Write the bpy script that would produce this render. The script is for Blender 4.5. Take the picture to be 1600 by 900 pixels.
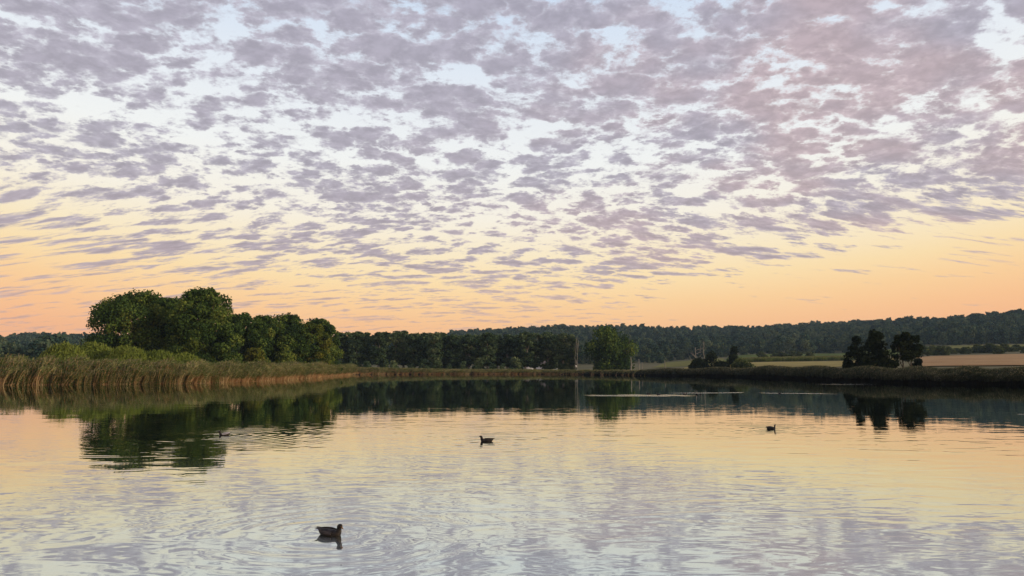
import bpy, math, random
import numpy as np
from mathutils import Vector, Matrix

for o in list(bpy.data.objects):
    bpy.data.objects.remove(o)
scene = bpy.context.scene
COL = scene.collection
rnd = random.Random(7)
R = math.radians

# ------------------------------------------------------------------ camera
CAM_H = 2.6
FPX = 1142.0                      # focal length in pixels of the 1600 px wide picture
PITCH = math.atan2(575 - 450, FPX)
cd = bpy.data.cameras.new('camera')
cam = bpy.data.objects.new('camera', cd)
COL.objects.link(cam)
cd.sensor_width = 36.0
cd.lens = FPX / 1600 * 36.0
cd.clip_start = 0.1
cd.clip_end = 20000
cam.location = (0, 0, CAM_H)
cam.rotation_euler = (math.pi / 2 + PITCH, 0, 0)
scene.camera = cam

# ------------------------------------------------------------------ render settings
scene.render.engine = 'CYCLES'
cy = scene.cycles
cy.use_denoising = True
cy.max_bounces = 6
cy.diffuse_bounces = 2
cy.glossy_bounces = 3
cy.transmission_bounces = 3
cy.transparent_max_bounces = 6
cy.volume_bounces = 0
cy.caustics_reflective = False
cy.caustics_refractive = False
vs = scene.view_settings
vs.view_transform = 'Standard'
vs.look = 'None'
vs.exposure = 0.0
vs.gamma = 1.0
vs.use_curve_mapping = False


def lin(r, g, b):
    f = lambda c: c / 12.92 if c <= 0.04045 else ((c + 0.055) / 1.055) ** 2.4
    return (f(r / 255), f(g / 255), f(b / 255), 1.0)


class NT:
    """small helper to write node trees"""
    def __init__(self, tree):
        self.t = tree
        self.n = tree.nodes
        self.l = tree.links

    def node(self, typ, **kw):
        nd = self.n.new(typ)
        for k, v in kw.items():
            setattr(nd, k, v)
        return nd

    def put(self, sock, v):
        if v is None:
            return
        if isinstance(v, bpy.types.NodeSocket):
            self.l.new(v, sock)
        else:
            sock.default_value = v

    def m(self, op, a, b=None, c=None, clamp=False):
        nd = self.node('ShaderNodeMath', operation=op, use_clamp=clamp)
        self.put(nd.inputs[0], a)
        self.put(nd.inputs[1], b)
        self.put(nd.inputs[2], c)
        return nd.outputs[0]

    def v(self, op, a, b=None, scale=None):
        nd = self.node('ShaderNodeVectorMath', operation=op)
        self.put(nd.inputs[0], a)
        if b is not None:
            self.put(nd.inputs[1], b)
        if scale is not None:
            self.put(nd.inputs['Scale'], scale)
        return nd.outputs['Value'] if op in ('LENGTH', 'DOT_PRODUCT', 'DISTANCE') else nd.outputs[0]

    def xyz(self, x, y, z):
        nd = self.node('ShaderNodeCombineXYZ')
        self.put(nd.inputs[0], x); self.put(nd.inputs[1], y); self.put(nd.inputs[2], z)
        return nd.outputs[0]

    def sep(self, vec):
        nd = self.node('ShaderNodeSeparateXYZ')
        self.put(nd.inputs[0], vec)
        return nd.outputs

    def noise(self, vec, scale, detail=3.0, rough=0.5, dist=0.0, color=False, lac=2.0):
        nd = self.node('ShaderNodeTexNoise')
        self.put(nd.inputs['Vector'], vec)
        nd.inputs['Scale'].default_value = scale
        nd.inputs['Detail'].default_value = detail
        nd.inputs['Roughness'].default_value = rough
        nd.inputs['Distortion'].default_value = dist
        nd.inputs['Lacunarity'].default_value = lac
        return nd.outputs['Color'] if color else nd.outputs[0]

    def smooth(self, x, lo, hi, a=0.0, b=1.0):
        nd = self.node('ShaderNodeMapRange', interpolation_type='SMOOTHSTEP')
        self.put(nd.inputs[0], x)
        self.put(nd.inputs[1], lo); self.put(nd.inputs[2], hi)
        self.put(nd.inputs[3], a); self.put(nd.inputs[4], b)
        return nd.outputs[0]

    def mix(self, f, a, b, blend='MIX'):
        nd = self.node('ShaderNodeMix', data_type='RGBA', blend_type=blend)
        self.put(nd.inputs[0], f)
        self.put(nd.inputs[6], a); self.put(nd.inputs[7], b)
        return nd.outputs[2]

    def ramp(self, f, stops, interp='LINEAR'):
        nd = self.node('ShaderNodeValToRGB')
        cr = nd.color_ramp
        cr.interpolation = interp
        while len(cr.elements) < len(stops):
            cr.elements.new(0.5)
        for e, (p, c) in zip(cr.elements, stops):
            e.position = p
        for e, (p, c) in zip(cr.elements, stops):
            e.color = c
        self.put(nd.inputs[0], f)
        return nd.outputs[0]


# ------------------------------------------------------------------ world: dusk sky with an altocumulus deck
SUN_EL = R(13.0)
SUN_AZ = R(104.0)                   # to the right of the view direction (+Y)
world = bpy.data.worlds.new('World')
scene.world = world
world.use_nodes = True
W = NT(world.node_tree)
W.n.clear()
dirv = W.v('NORMALIZE', W.node('ShaderNodeTexCoord').outputs['Generated'])
dx, dy, dz = W.sep(dirv)
sky = W.node('ShaderNodeTexSky', sky_type='NISHITA')
sky.sun_disc = False
sky.sun_elevation = SUN_EL
sky.sun_rotation = SUN_AZ
sky.dust_density = 2.0
# clear sky: dusk gradient, the warm band standing a little higher to both sides
azi = W.m('ARCTAN2', dx, dy)
side = W.m('MULTIPLY', W.m('POWER', W.m('MINIMUM', W.m('ABSOLUTE', azi), 0.62), 2.0), 0.085)
zz = W.m('SUBTRACT', dz, side)
S = lambda z, c: (max(0.0, min(1.0, (z + 0.05) / 1.05)), lin(*c))
clear = W.ramp(W.m('DIVIDE', W.m('ADD', zz, 0.05), 1.05, clamp=True), [
    S(-0.05, (240, 166, 118)), S(0.025, (247, 179, 128)), S(0.055, (250, 192, 136)), S(0.085, (252, 207, 149)),
    S(0.115, (254, 223, 169)), S(0.15, (255, 236, 198)), S(0.20, (255, 247, 230)), S(0.27, (249, 250, 247)),
    S(0.36, (236, 242, 249)), S(0.47, (212, 228, 248)), S(0.70, (170, 194, 230)), S(1.0, (132, 160, 205))])
clear = W.mix(0.10, W.v('SCALE', clear, scale=W.smooth(dz, 0.22, 0.02, 10.5, 11.8)), sky.outputs[0])
# cloud deck seen in perspective
inv = W.m('DIVIDE', 1.0, W.m('ADD', W.m('MAXIMUM', dz, 0.0), 0.19))
px_ = W.m('MULTIPLY', W.m('MULTIPLY', dx, inv), W.smooth(dz, 0.05, 0.24, 0.42, 1.0))
py_ = W.m('MULTIPLY', dy, inv)
P = W.xyz(px_, py_, 0.37)
warp = W.v('SCALE', W.v('SUBTRACT', W.noise(P, 2.2, 3, 0.5, color=True), (0.5, 0.5, 0.5)), scale=0.13)
Pw = W.v('ADD', P, warp)
rot = W.node('ShaderNodeMapping')
W.put(rot.inputs[0], Pw)
rot.inputs['Rotation'].default_value = (0, 0, R(-20))
rot.inputs['Scale'].default_value = (0.80, 1.15, 1.0)
n_mid = W.noise(rot.outputs[0], 9.8, 7, 0.56)
vor = W.node('ShaderNodeTexVoronoi', feature='SMOOTH_F1')
fw = W.v('SCALE', W.v('SUBTRACT', W.noise(P, 20.0, 5, 0.62, color=True), (0.5, 0.5, 0.5)), scale=0.14)
W.put(vor.inputs['Vector'], W.v('ADD', W.v('MULTIPLY', Pw, (0.85, 1.1, 1.0)), fw))
vor.inputs['Scale'].default_value = 14.5
vor.inputs['Smoothness'].default_value = 0.35
puff = W.m('SUBTRACT', 0.98, vor.outputs['Distance'])
n_cell = W.noise(Pw, 30.0, 6, 0.62)
n_big = W.noise(W.v('ADD', P, (3.1, 1.7, 0.0)), 1.9, 2, 0.5)
dens = W.m('ADD', W.m('ADD', W.m('MULTIPLY', n_mid, 0.40), W.m('MULTIPLY', n_cell, 0.22)), W.m('MULTIPLY', puff, 0.36))
dens = W.m('ADD', dens, W.m('MULTIPLY', W.m('SUBTRACT', n_big, 0.5), 0.16))
# cover: closed high up and to the right, broken in the middle, almost none over the horizon
G = lambda v: (v, v, v, 1)
cov_z = W.ramp(W.m('MAXIMUM', dz, 0.0), [
    (0.0, G(0)), (0.05, G(0.04)), (0.08, G(0.24)), (0.10, G(0.33)), (0.14, G(0.52)), (0.20, G(0.50)), (0.26, G(0.58)),
    (0.34, G(0.72)), (0.47, G(0.88)), (1.0, G(0.92))])
right = W.smooth(azi, 0.05, 0.55)
edge = W.m('ADD', W.m('MULTIPLY', W.smooth(azi, 0.15, 0.65), 0.055), 0.125)
edge = W.m('ADD', edge, W.m('MULTIPLY', W.m('SUBTRACT', W.noise(P, 1.5, 3, 0.5), 0.5), 0.05))
lowcut = W.m('MULTIPLY', W.smooth(dz, W.m('ADD', edge, 0.012), W.m('SUBTRACT', edge, 0.03)), W.smooth(azi, 0.08, 0.30))
cov = W.m('ADD', cov_z, W.m('SUBTRACT', W.m('MULTIPLY', right, 0.26), W.m('MULTIPLY', lowcut, 0.80)))
th = W.m('SUBTRACT', 0.600, W.m('MULTIPLY', cov, 0.20))
den = W.smooth(dens, W.m('SUBTRACT', th, 0.070), W.m('ADD', th, 0.052))
thick = W.smooth(dens, th, W.m('ADD', th, 0.13))
ccol = W.ramp(W.m('MAXIMUM', dz, 0.0), [
    (0.0, lin(214, 160, 138)), (0.06, lin(198, 168, 164)), (0.12, lin(180, 166, 177)), (0.26, lin(180, 175, 187)),
    (0.42, lin(184, 180, 193)), (1.0, lin(150, 152, 172))])
pink = W.m('MULTIPLY', W.smooth(W.noise(P, 1.9, 3, 0.5), 0.40, 0.64), W.smooth(azi, -0.3, 0.4))
ccol = W.mix(W.m('MULTIPLY', pink, 0.55), ccol, lin(210, 182, 180))
ccol = W.mix(W.m('MULTIPLY', thick, 0.9), ccol, W.v('MULTIPLY', ccol, (0.78, 0.76, 0.79)))
ccol = W.v('SCALE', ccol, scale=W.smooth(W.noise(Pw, 24.0, 4, 0.6), 0.32, 0.68, 1.18, 0.94))
full = W.mix(W.m('MULTIPLY', den, W.smooth(dz, 0.03, 0.16, 0.62, 0.92)), clear, W.v('SCALE', ccol, scale=10.0))
# ground haze below the horizon line
full = W.mix(W.smooth(dz, 0.0, -0.03), full, lin(70, 72, 70))
bg = W.node('ShaderNodeBackground')
bg.inputs['Strength'].default_value = 0.1
W.put(bg.inputs['Color'], full)
wo = W.node('ShaderNodeOutputWorld')
W.l.new(bg.outputs[0], wo.inputs['Surface'])

# ------------------------------------------------------------------ sun: low, warm, veiled
sd = bpy.data.lights.new('sun', 'SUN')
sun = bpy.data.objects.new('sun', sd)
COL.objects.link(sun)
sd.energy = 3.2
sd.angle = R(14)
sd.color = (1.0, 0.80, 0.58)
sun.location = (300, 100, 200)
sdir = Vector((math.sin(SUN_AZ) * math.cos(SUN_EL), math.cos(SUN_AZ) * math.cos(SUN_EL), math.sin(SUN_EL)))
sun.rotation_euler = sdir.to_track_quat('Z', 'Y').to_euler()

#==STRUCTURE==
# ------------------------------------------------------------------ picture geometry -> place
def ray(px, py):
    cx, cyy = (px - 800) / FPX, (450 - py) / FPX
    return Vector((cx, math.cos(PITCH) - cyy * math.sin(PITCH), math.sin(PITCH) + cyy * math.cos(PITCH)))


def at(px, py, z=0.0):
    """where the line of sight meets height z"""
    d = ray(px, py)
    k = (z - CAM_H) / d.z
    return Vector((d.x * k, d.y * k, z))


def zat(py, D):
    """height seen at row py at depth D"""
    d = ray(800, py)
    return CAM_H + D * d.z / d.y


def tx(px, py=575):
    d = ray(px, py)
    return d.x / d.y


def tag(o, label=None, cat=None, group=None, kind=None):
    if label: o['label'] = label
    if cat: o['category'] = cat
    if group: o['group'] = group
    if kind: o['kind'] = kind
    return o


def link(name, mesh, parent=None):
    o = bpy.data.objects.new(name, mesh)
    COL.objects.link(o)
    if parent is not None:
        o.parent = parent
    return o


def empty(name, loc, rz=0.0):
    o = link(name, None)
    o.location = loc
    o.rotation_euler = (0, 0, rz)
    o.empty_display_size = 0.5
    return o


def mesh_py(name, verts, faces, mats=(), mi=None, smooth=False):
    me = bpy.data.meshes.new(name)
    me.from_pydata([tuple(v) for v in verts], [], faces)
    for m in mats:
        me.materials.append(m)
    if mi is not None:
        me.polygons.foreach_set('material_index', np.asarray(mi, dtype=np.int32))
    if smooth:
        me.polygons.foreach_set('use_smooth', np.ones(len(me.polygons), dtype=bool))
    me.update()
    return me


def mesh_quads(name, Q, mats, mi=None, tint=None):
    """Q: (n,4,3) array of loose quads; tint: one value per quad"""
    n = len(Q)
    me = bpy.data.meshes.new(name)
    me.vertices.add(n * 4)
    me.vertices.foreach_set('co', np.ascontiguousarray(Q, dtype=np.float32).ravel())
    me.loops.add(n * 4)
    me.loops.foreach_set('vertex_index', np.arange(n * 4, dtype=np.int32))
    me.polygons.add(n)
    me.polygons.foreach_set('loop_start', np.arange(0, n * 4, 4, dtype=np.int32))
    me.polygons.foreach_set('loop_total', np.full(n, 4, dtype=np.int32))
    for m in mats:
        me.materials.append(m)
    if mi is not None:
        me.polygons.foreach_set('material_index', np.asarray(mi, dtype=np.int32))
    if tint is not None:
        at_ = me.attributes.new('tint', 'FLOAT', 'FACE')
        at_.data.foreach_set('value', np.asarray(tint, dtype=np.float32))
    me.update()
    me.validate()
    return me


# ------------------------------------------------------------------ materials
def new_mat(name):
    m = bpy.data.materials.new(name)
    m.use_nodes = True
    t = NT(m.node_tree)
    t.n.clear()
    out = t.node('ShaderNodeOutputMaterial')
    return m, t, out


def leaf_mat(name, stops, trans=0.30, vary=0.35, big=0.12):
    """foliage: every leaf its own green, slow drift through the crown, diffuse plus some light passing through"""
    m, t, out = new_mat(name)
    a = t.node('ShaderNodeAttribute', attribute_name='tint')
    oi = t.node('ShaderNodeObjectInfo')
    pos = t.node('ShaderNodeNewGeometry').outputs['Position']
    n = t.noise(pos, big, 2, 0.5)
    f = t.m('ADD', t.m('SUBTRACT', t.m('MULTIPLY', a.outputs['Fac'], 0.85), 0.12), t.m('MULTIPLY', t.m('SUBTRACT', n, 0.5), 1.0))
    f = t.m('ADD', f, t.m('MULTIPLY', oi.outputs['Random'], vary), clamp=True)
    c = t.ramp(f, [(p, col + (1,)) for p, col in stops])
    d = t.node('ShaderNodeBsdfDiffuse')
    tr = t.node('ShaderNodeBsdfTranslucent')
    t.put(d.inputs['Color'], c); t.put(tr.inputs['Color'], c)
    ms = t.node('ShaderNodeMixShader')
    ms.inputs[0].default_value = trans
    t.l.new(d.outputs[0], ms.inputs[1]); t.l.new(tr.outputs[0], ms.inputs[2])
    t.l.new(ms.outputs[0], out.inputs['Surface'])
    return m


def plain_mat(name, c1, c2, scale, rough=0.9, bump=0.0, detail=4, stretch=(1, 1, 1), coord='Object', spec=0.2):
    m, t, out = new_mat(name)
    tc = t.node('ShaderNodeTexCoord').outputs[coord] if coord != 'Position' else t.node('ShaderNodeNewGeometry').outputs['Position']
    v = t.v('MULTIPLY', tc, stretch)
    n = t.noise(v, scale, detail, 0.6)
    c = t.mix(t.smooth(n, 0.3, 0.7), c1 + (1,), c2 + (1,))
    p = t.node('ShaderNodeBsdfPrincipled')
    t.put(p.inputs['Base Color'], c)
    p.inputs['Roughness'].default_value = rough
    p.inputs['Specular IOR Level'].default_value = spec
    if bump:
        b = t.node('ShaderNodeBump')
        b.inputs['Strength'].default_value = bump
        b.inputs['Distance'].default_value = 0.1
        t.put(b.inputs['Height'], n)
        t.l.new(b.outputs[0], p.inputs['Normal'])
    t.l.new(p.outputs[0], out.inputs['Surface'])
    return m


M = {}
M['grove'] = leaf_mat('broadleaf_grove', [(0.0, (0.029, 0.055, 0.018)), (0.4, (0.064, 0.112, 0.028)), (0.75, (0.128, 0.180, 0.037)), (1.0, (0.208, 0.234, 0.047))])
M['grove_yellow'] = leaf_mat('yellowing_leaves', [(0.0, (0.047, 0.073, 0.016)), (0.5, (0.099, 0.125, 0.023)), (1.0, (0.178, 0.172, 0.029))])
M['poplar'] = leaf_mat('poplar_leaves', [(0.0, (0.037, 0.065, 0.034)), (0.4, (0.071, 0.112, 0.055)), (0.8, (0.128, 0.172, 0.075)), (1.0, (0.196, 0.226, 0.105))])
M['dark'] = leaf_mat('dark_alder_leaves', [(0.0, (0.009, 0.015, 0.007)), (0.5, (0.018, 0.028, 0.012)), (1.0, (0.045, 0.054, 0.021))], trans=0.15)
M['bush'] = leaf_mat('bush_leaves', [(0.0, (0.037, 0.056, 0.022)), (0.5, (0.085, 0.109, 0.037)), (1.0, (0.160, 0.169, 0.056))])
M['willow'] = leaf_mat('willow_leaves', [(0.0, (0.088, 0.124, 0.025)), (0.5, (0.157, 0.202, 0.039)), (1.0, (0.264, 0.281, 0.061))])
M['wood'] = leaf_mat('haze_blue_hill_leaves', [(0.0, (0.010, 0.024, 0.021)), (0.35, (0.026, 0.055, 0.041)), (0.7, (0.057, 0.099, 0.063)), (1.0, (0.113, 0.143, 0.078))], trans=0.2, vary=0.8, big=0.006)  # bluish: some of the distance haze is put into these leaf colours
M['bark'] = plain_mat('grey_bark', (0.045, 0.036, 0.028), (0.13, 0.11, 0.085), 3.0, 0.95, 0.5, stretch=(1, 1, 0.25))
M['bark_dark'] = plain_mat('dark_bark', (0.018, 0.014, 0.011), (0.05, 0.04, 0.03), 3.0, 0.95, 0.5, stretch=(1, 1, 0.25))
M['poplar_bark'] = plain_mat('pale_poplar_bark', (0.12, 0.105, 0.085), (0.26, 0.235, 0.20), 3.0, 0.95, 0.4, stretch=(1, 1, 0.25))
M['pale_wood'] = plain_mat('bleached_dead_wood', (0.165, 0.150, 0.128), (0.300, 0.277, 0.232), 2.0, 0.9, 0.4, stretch=(1, 1, 0.2))
M['stalk'] = leaf_mat('reed_stalk_straw', [(0.0, (0.250, 0.131, 0.053)), (0.5, (0.500, 0.294, 0.138)), (1.0, (0.620, 0.500, 0.275))], trans=0.25, vary=0.5, big=0.25)
M['stalk_dark'] = leaf_mat('shade_dark_reed_stems', [(0.0, (0.006, 0.005, 0.004)), (0.6, (0.012, 0.010, 0.007)), (1.0, (0.03, 0.024, 0.015))], trans=0.05, vary=0.2, big=0.25)  # near black: shadow among the right bank's stems is put into their colour
M['reedleaf'] = leaf_mat('reed_blade_green', [(0.0, (0.038, 0.070, 0.020)), (0.4, (0.102, 0.157, 0.042)), (0.75, (0.189, 0.240, 0.073)), (1.0, (0.377, 0.352, 0.140))], trans=0.3, vary=0.55, big=0.10)
M['reedleaf_deep'] = leaf_mat('reed_blade_deep_green', [(0.0, (0.024, 0.049, 0.012)), (0.4, (0.063, 0.110, 0.026)), (0.75, (0.117, 0.168, 0.045)), (1.0, (0.234, 0.246, 0.087))], trans=0.3, vary=0.55, big=0.10)
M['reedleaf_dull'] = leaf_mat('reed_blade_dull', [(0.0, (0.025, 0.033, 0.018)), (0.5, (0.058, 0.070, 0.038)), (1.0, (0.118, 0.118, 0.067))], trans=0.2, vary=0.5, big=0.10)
M['plume'] = leaf_mat('reed_plume', [(0.0, (0.162, 0.137, 0.081)), (0.5, (0.259, 0.217, 0.130)), (1.0, (0.432, 0.365, 0.227))], trans=0.3, vary=0.3, big=0.2)
M['land'] = plain_mat('rough_grassland', (0.055, 0.060, 0.022), (0.13, 0.115, 0.048), 0.05, 0.95, 0.3, detail=8, coord='Position')
M['mud'] = plain_mat('shade_dark_bank_mud', (0.012, 0.010, 0.007), (0.035, 0.026, 0.017), 0.8, 0.8, 0.4, coord='Position')  # bank earth darkened, the shade under overhanging reeds is painted into it


def field_mat(name, c1, c2, ang, period):
    """drilled field: faint parallel tramlines over blotchy soil"""
    m, t, out = new_mat(name)
    pos = t.node('ShaderNodeNewGeometry').outputs['Position']
    x, y, z = t.sep(pos)
    u = t.m('ADD', t.m('MULTIPLY', x, math.cos(ang)), t.m('MULTIPLY', y, math.sin(ang)))
    w = t.m('SINE', t.m('ADD', t.m('MULTIPLY', u, 2 * math.pi / period), t.m('MULTIPLY', t.noise(pos, 0.02, 2), 3.0)))
    n = t.noise(pos, 0.035, 7, 0.65)
    f = t.m('ADD', t.m('MULTIPLY', t.m('ADD', w, 1.0), 0.16), t.smooth(n, 0.3, 0.7), clamp=True)
    c = t.mix(f, c1 + (1,), c2 + (1,))
    fine = t.noise(pos, 1.4, 4, 0.7)
    c = t.mix(t.smooth(fine, 0.35, 0.7, 0.0, 0.35), c, (c1[0] * 0.55, c1[1] * 0.6, c1[2] * 0.6, 1))
    p = t.node('ShaderNodeBsdfDiffuse')
    t.put(p.inputs['Color'], c)
    t.l.new(p.outputs[0], out.inputs['Surface'])
    return m


M['stubble'] = field_mat('tan_stubble', (0.299, 0.190, 0.098), (0.460, 0.310, 0.167), R(70), 9.0)
M['pale_stubble'] = field_mat('straw_stubble', (0.230, 0.190, 0.075), (0.368, 0.310, 0.127), R(85), 8.0)
M['meadow'] = field_mat('green_meadow', (0.075, 0.103, 0.034), (0.138, 0.167, 0.057), R(80), 14.0)
M['hay'] = field_mat('hay_meadow', (0.13, 0.14, 0.05), (0.22, 0.21, 0.08), R(60), 11.0)

# ------------------------------------------------------------------ lake
SHORE = [(-700, 603.5), (-300, 603), (0, 602), (150, 601), (300, 599.5), (380, 597), (440, 594), (490, 590.5), (530, 587.5), (548, 585.6), (600, 585.2),
         (700, 585), (850, 585), (950, 586), (1000, 586.8), (1060, 587.5), (1150, 589), (1230, 591.5), (1300, 595), (1380, 598), (1460, 600),
         (1600, 601.5), (1900, 603), (2300, 604)]
_sp = np.array([s[0] for s in SHORE], float)
_sd = np.array([at(800, s[1]).y for s in SHORE])


def shore(px):
    return np.interp(px, _sp, _sd)


lake_mat, t, out = new_mat('lake_water')
pos = t.node('ShaderNodeNewGeometry').outputs['Position']
x_, y_, z_ = t.sep(pos)
calm = t.m('MULTIPLY', t.smooth(y_, 11.0, 50.0, 1.0, 0.30), t.smooth(y_, 45.0, 130.0, 1.0, 0.35))                 # the far water lies in the lee of the trees
patch = t.smooth(t.noise(t.v('MULTIPLY', pos, (0.35, 1.0, 1.0)), 0.055, 2, 0.5), 0.38, 0.62, 0.45, 1.25)
swell = t.noise(t.v('MULTIPLY', pos, (0.45, 1.0, 1.0)), 0.42, 1.0, 0.4, 0.5)
ripple = t.noise(t.v('MULTIPLY', pos, (0.48, 1.0, 1.0)), 1.45, 1.0, 0.4, 0.9)
fine = t.noise(t.v('MULTIPLY', pos, (0.5, 1.0, 1.0)), 4.6, 1.0, 0.4, 0.4)
hgt = t.m('ADD', t.m('MULTIPLY', swell, 0.014), t.m('MULTIPLY', t.m('MULTIPLY', ripple, 0.0098), patch))
hgt = t.m('ADD', hgt, t.m('MULTIPLY', t.m('MULTIPLY', fine, 0.0016), patch))
hgt = t.m('MULTIPLY', hgt, calm)
# rings spreading from the swimming birds
RINGS = [(at(520, 836), 0.46, 2.2, 0.0023), (at(762, 690), 0.55, 2.6, 0.0030), (at(351, 680), 0.5, 2.4, 0.0045), (at(1206, 671), 0.55, 2.0, 0.0028)]
for c, lam, fall, amp in RINGS:
    dd = t.v('DISTANCE', t.v('ADD', pos, t.v('SCALE', t.noise(pos, 0.7, 1, 0.5, color=True), scale=0.5)), (c.x + 0.25, c.y + 0.25, 0.25))
    wv = t.m('MULTIPLY', t.m('SINE', t.m('MULTIPLY', dd, 2 * math.pi / lam)), t.m('EXPONENT', t.m('MULTIPLY', dd, -1.0 / fall)))
    hgt = t.m('ADD', hgt, t.m('MULTIPLY', wv, amp))
# a breath of wind roughens a long narrow streak in front of the far right bank
def streak(px0, py0, px1, py1, halfw):
    a, b = at(px0, py0), at(px1, py1)
    u = t.m('DIVIDE', t.m('SUBTRACT', x_, a.x), b.x - a.x)
    yl = t.m('ADD', t.m('MULTIPLY', u, b.y - a.y), a.y)
    off = t.m('ABSOLUTE', t.m('SUBTRACT', t.m('ADD', y_, t.m('MULTIPLY', t.m('SUBTRACT', t.noise(pos, 0.35, 3), 0.5), halfw * 1.2)), yl))
    win = t.m('MULTIPLY', t.smooth(off, halfw, halfw * 0.25), t.m('MULTIPLY', t.smooth(u, 0.0, 0.45), t.smooth(u, 1.0, 0.70)))
    nz = t.noise(t.v('MULTIPLY', pos, (0.22, 1.3, 1.0)), 0.8, 4, 0.6)
    f = t.smooth(t.m('ADD', t.m('MULTIPLY', nz, 0.8), t.m('MULTIPLY', win, 0.5)), 0.66, 0.86)
    f = t.m('MULTIPLY', f, t.smooth(win, 0.0, 0.15))
    return f
st = t.m('MAXIMUM', streak(1000, 614.5, 1190, 613.2, 1.6), streak(1150, 613.6, 1330, 615.5, 1.5))
st = t.m('MAXIMUM', st, streak(1250, 600.5, 1390, 600.4, 1.8))
st = t.m('MAXIMUM', st, t.m('MULTIPLY', streak(860, 618.0, 1120, 617.5, 3.5), 0.5))
st = t.m('MAXIMUM', st, t.m('MULTIPLY', streak(1580, 647.5, 1640, 647.0, 0.5), 0.9))
chop = t.noise(t.v('MULTIPLY', pos, (0.7, 1.0, 1.0)), 3.2, 3, 0.6)
hgt = t.m('ADD', hgt, t.m('MULTIPLY', t.m('MULTIPLY', chop, 0.07), st))
bp = t.node('ShaderNodeBump')
bp.inputs['Strength'].default_value = 1.0
bp.inputs['Distance'].default_value = 1.0
t.put(bp.inputs['Height'], hgt)
gl = t.node('ShaderNodeBsdfGlossy')
gl.inputs['Roughness'].default_value = 0.012
gl.inputs['Color'].default_value = (0.89, 0.955, 0.935, 1)
t.l.new(bp.outputs[0], gl.inputs['Normal'])
body = t.node('ShaderNodeBsdfDiffuse')
body.inputs['Color'].default_value = (0.006, 0.009, 0.006, 1)
fr = t.node('ShaderNodeFresnel')
fr.inputs['IOR'].default_value = 1.333
t.l.new(bp.outputs[0], fr.inputs['Normal'])
fac = t.m('ADD', t.m('MULTIPLY', t.m('POWER', fr.outputs[0], 0.7), 0.36), 0.62, clamp=True)
ms = t.node('ShaderNodeMixShader')
t.put(ms.inputs[0], fac)
# unresolved capillary ripples scatter part of the reflection where the breeze touches the water
g2 = t.node('ShaderNodeBsdfGlossy')
g2.inputs['Roughness'].default_value = 0.30
g2.inputs['Color'].default_value = (0.89, 0.955, 0.935, 1)
t.l.new(bp.outputs[0], g2.inputs['Normal'])
gm = t.node('ShaderNodeMixShader')
t.put(gm.inputs[0], t.smooth(y_, 9.0, 23.0, 0.17, 0.0))
t.l.new(gl.outputs[0], gm.inputs[1]); t.l.new(g2.outputs[0], gm.inputs[2])
t.l.new(body.outputs[0], ms.inputs[1]); t.l.new(gm.outputs[0], ms.inputs[2])
t.l.new(ms.outputs[0], out.inputs['Surface'])
lake = link('lake', mesh_py('lake', [(-520, -60, 0), (520, -60, 0), (520, 420, 0), (-520, 420, 0)], [(0, 1, 2, 3)], [lake_mat]))
tag(lake, 'calm lake mirroring the dusk sky and the shore trees', kind='structure')

# ------------------------------------------------------------------ land: banks, rising fields, wooded ridges
RIDGE = [(-700, 522), (-200, 519), (0, 517), (50, 512), (100, 510.5), (140, 511), (200, 517), (300, 524), (450, 529), (600, 526), (680, 521), (740, 515.5),
         (800, 510.5), (870, 507), (920, 507.5), (1000, 509), (1100, 510), (1180, 508.5), (1250, 506), (1300, 502.5), (1360, 499), (1420, 497), (1460, 495),
         (1520, 490), (1600, 484), (1800, 472), (2300, 465)]
_rp = np.array([r[0] for r in RIDGE], float)
_ry = np.array([r[1] for r in RIDGE], float)
RD = [(-700, 1150), (200, 1150), (500, 1450), (1000, 1500), (1300, 1400), (1600, 1080), (2300, 1000)]


def ridge_D(px):
    return np.interp(px, [r[0] for r in RD], [r[1] for r in RD])


CROWN = 12.5
KEYS = {
    -700: [(100, .5), (130, 1.0), (220, 1.6), (400, 4), (600, 10)],
    480: [(100, .5), (170, 1.0), (260, 1.4), (400, 3), (650, 7)],
    700: [(100, .5), (330, .7), (450, 1.6), (560, 4), (720, zat(566, 720))],
    930: [(100, .5), (330, .7), (450, 2.0), (560, 4.5), (720, zat(564, 720))],
    1040: [(100, .4), (320, .6), (420, zat(574.6, 420)), (520, zat(571, 520)), (650, zat(566, 650)), (740, zat(560, 740))],
    1180: [(100, .4), (270, .6), (330, zat(575, 330)), (420, zat(568, 420)), (500, zat(563.5, 500)), (620, zat(557, 620)), (740, zat(552, 740))],
    1320: [(100, .4), (170, .8), (230, zat(576, 230)), (300, zat(572, 300)), (420, zat(566, 420)), (520, zat(560, 520)), (650, zat(554, 650)), (740, zat(551, 740))],
    1450: [(100, .4), (140, .9), (170, zat(578, 170)), (220, zat(571, 220)), (330, zat(563, 330)), (430, zat(557, 430)), (550, zat(550, 550)), (700, zat(541, 700))],
    1600: [(100, .4), (125, .9), (150, zat(577, 150)), (200, zat(570, 200)), (320, zat(560, 320)), (430, zat(553, 430)), (550, zat(546, 550)), (700, zat(538, 700))],
    2300: [(100, .4), (125, .9), (150, zat(577, 150)), (200, zat(570, 200)), (320, zat(560, 320)), (430, zat(553, 430)), (550, zat(546, 550)), (700, zat(538, 700))],
}
_kp = sorted(KEYS)


def land_key(k, D):
    pts = KEYS[k]
    rd = float(ridge_D(k))
    ds = [p[0] for p in pts] + [rd, rd + 700, 3000]
    zr = zat(float(np.interp(k, _rp, _ry)), rd) - CROWN
    zs = [p[1] for p in pts] + [zr, zr * 0.8, zr * 0.3]
    return np.interp(D, ds, zs)


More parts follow.
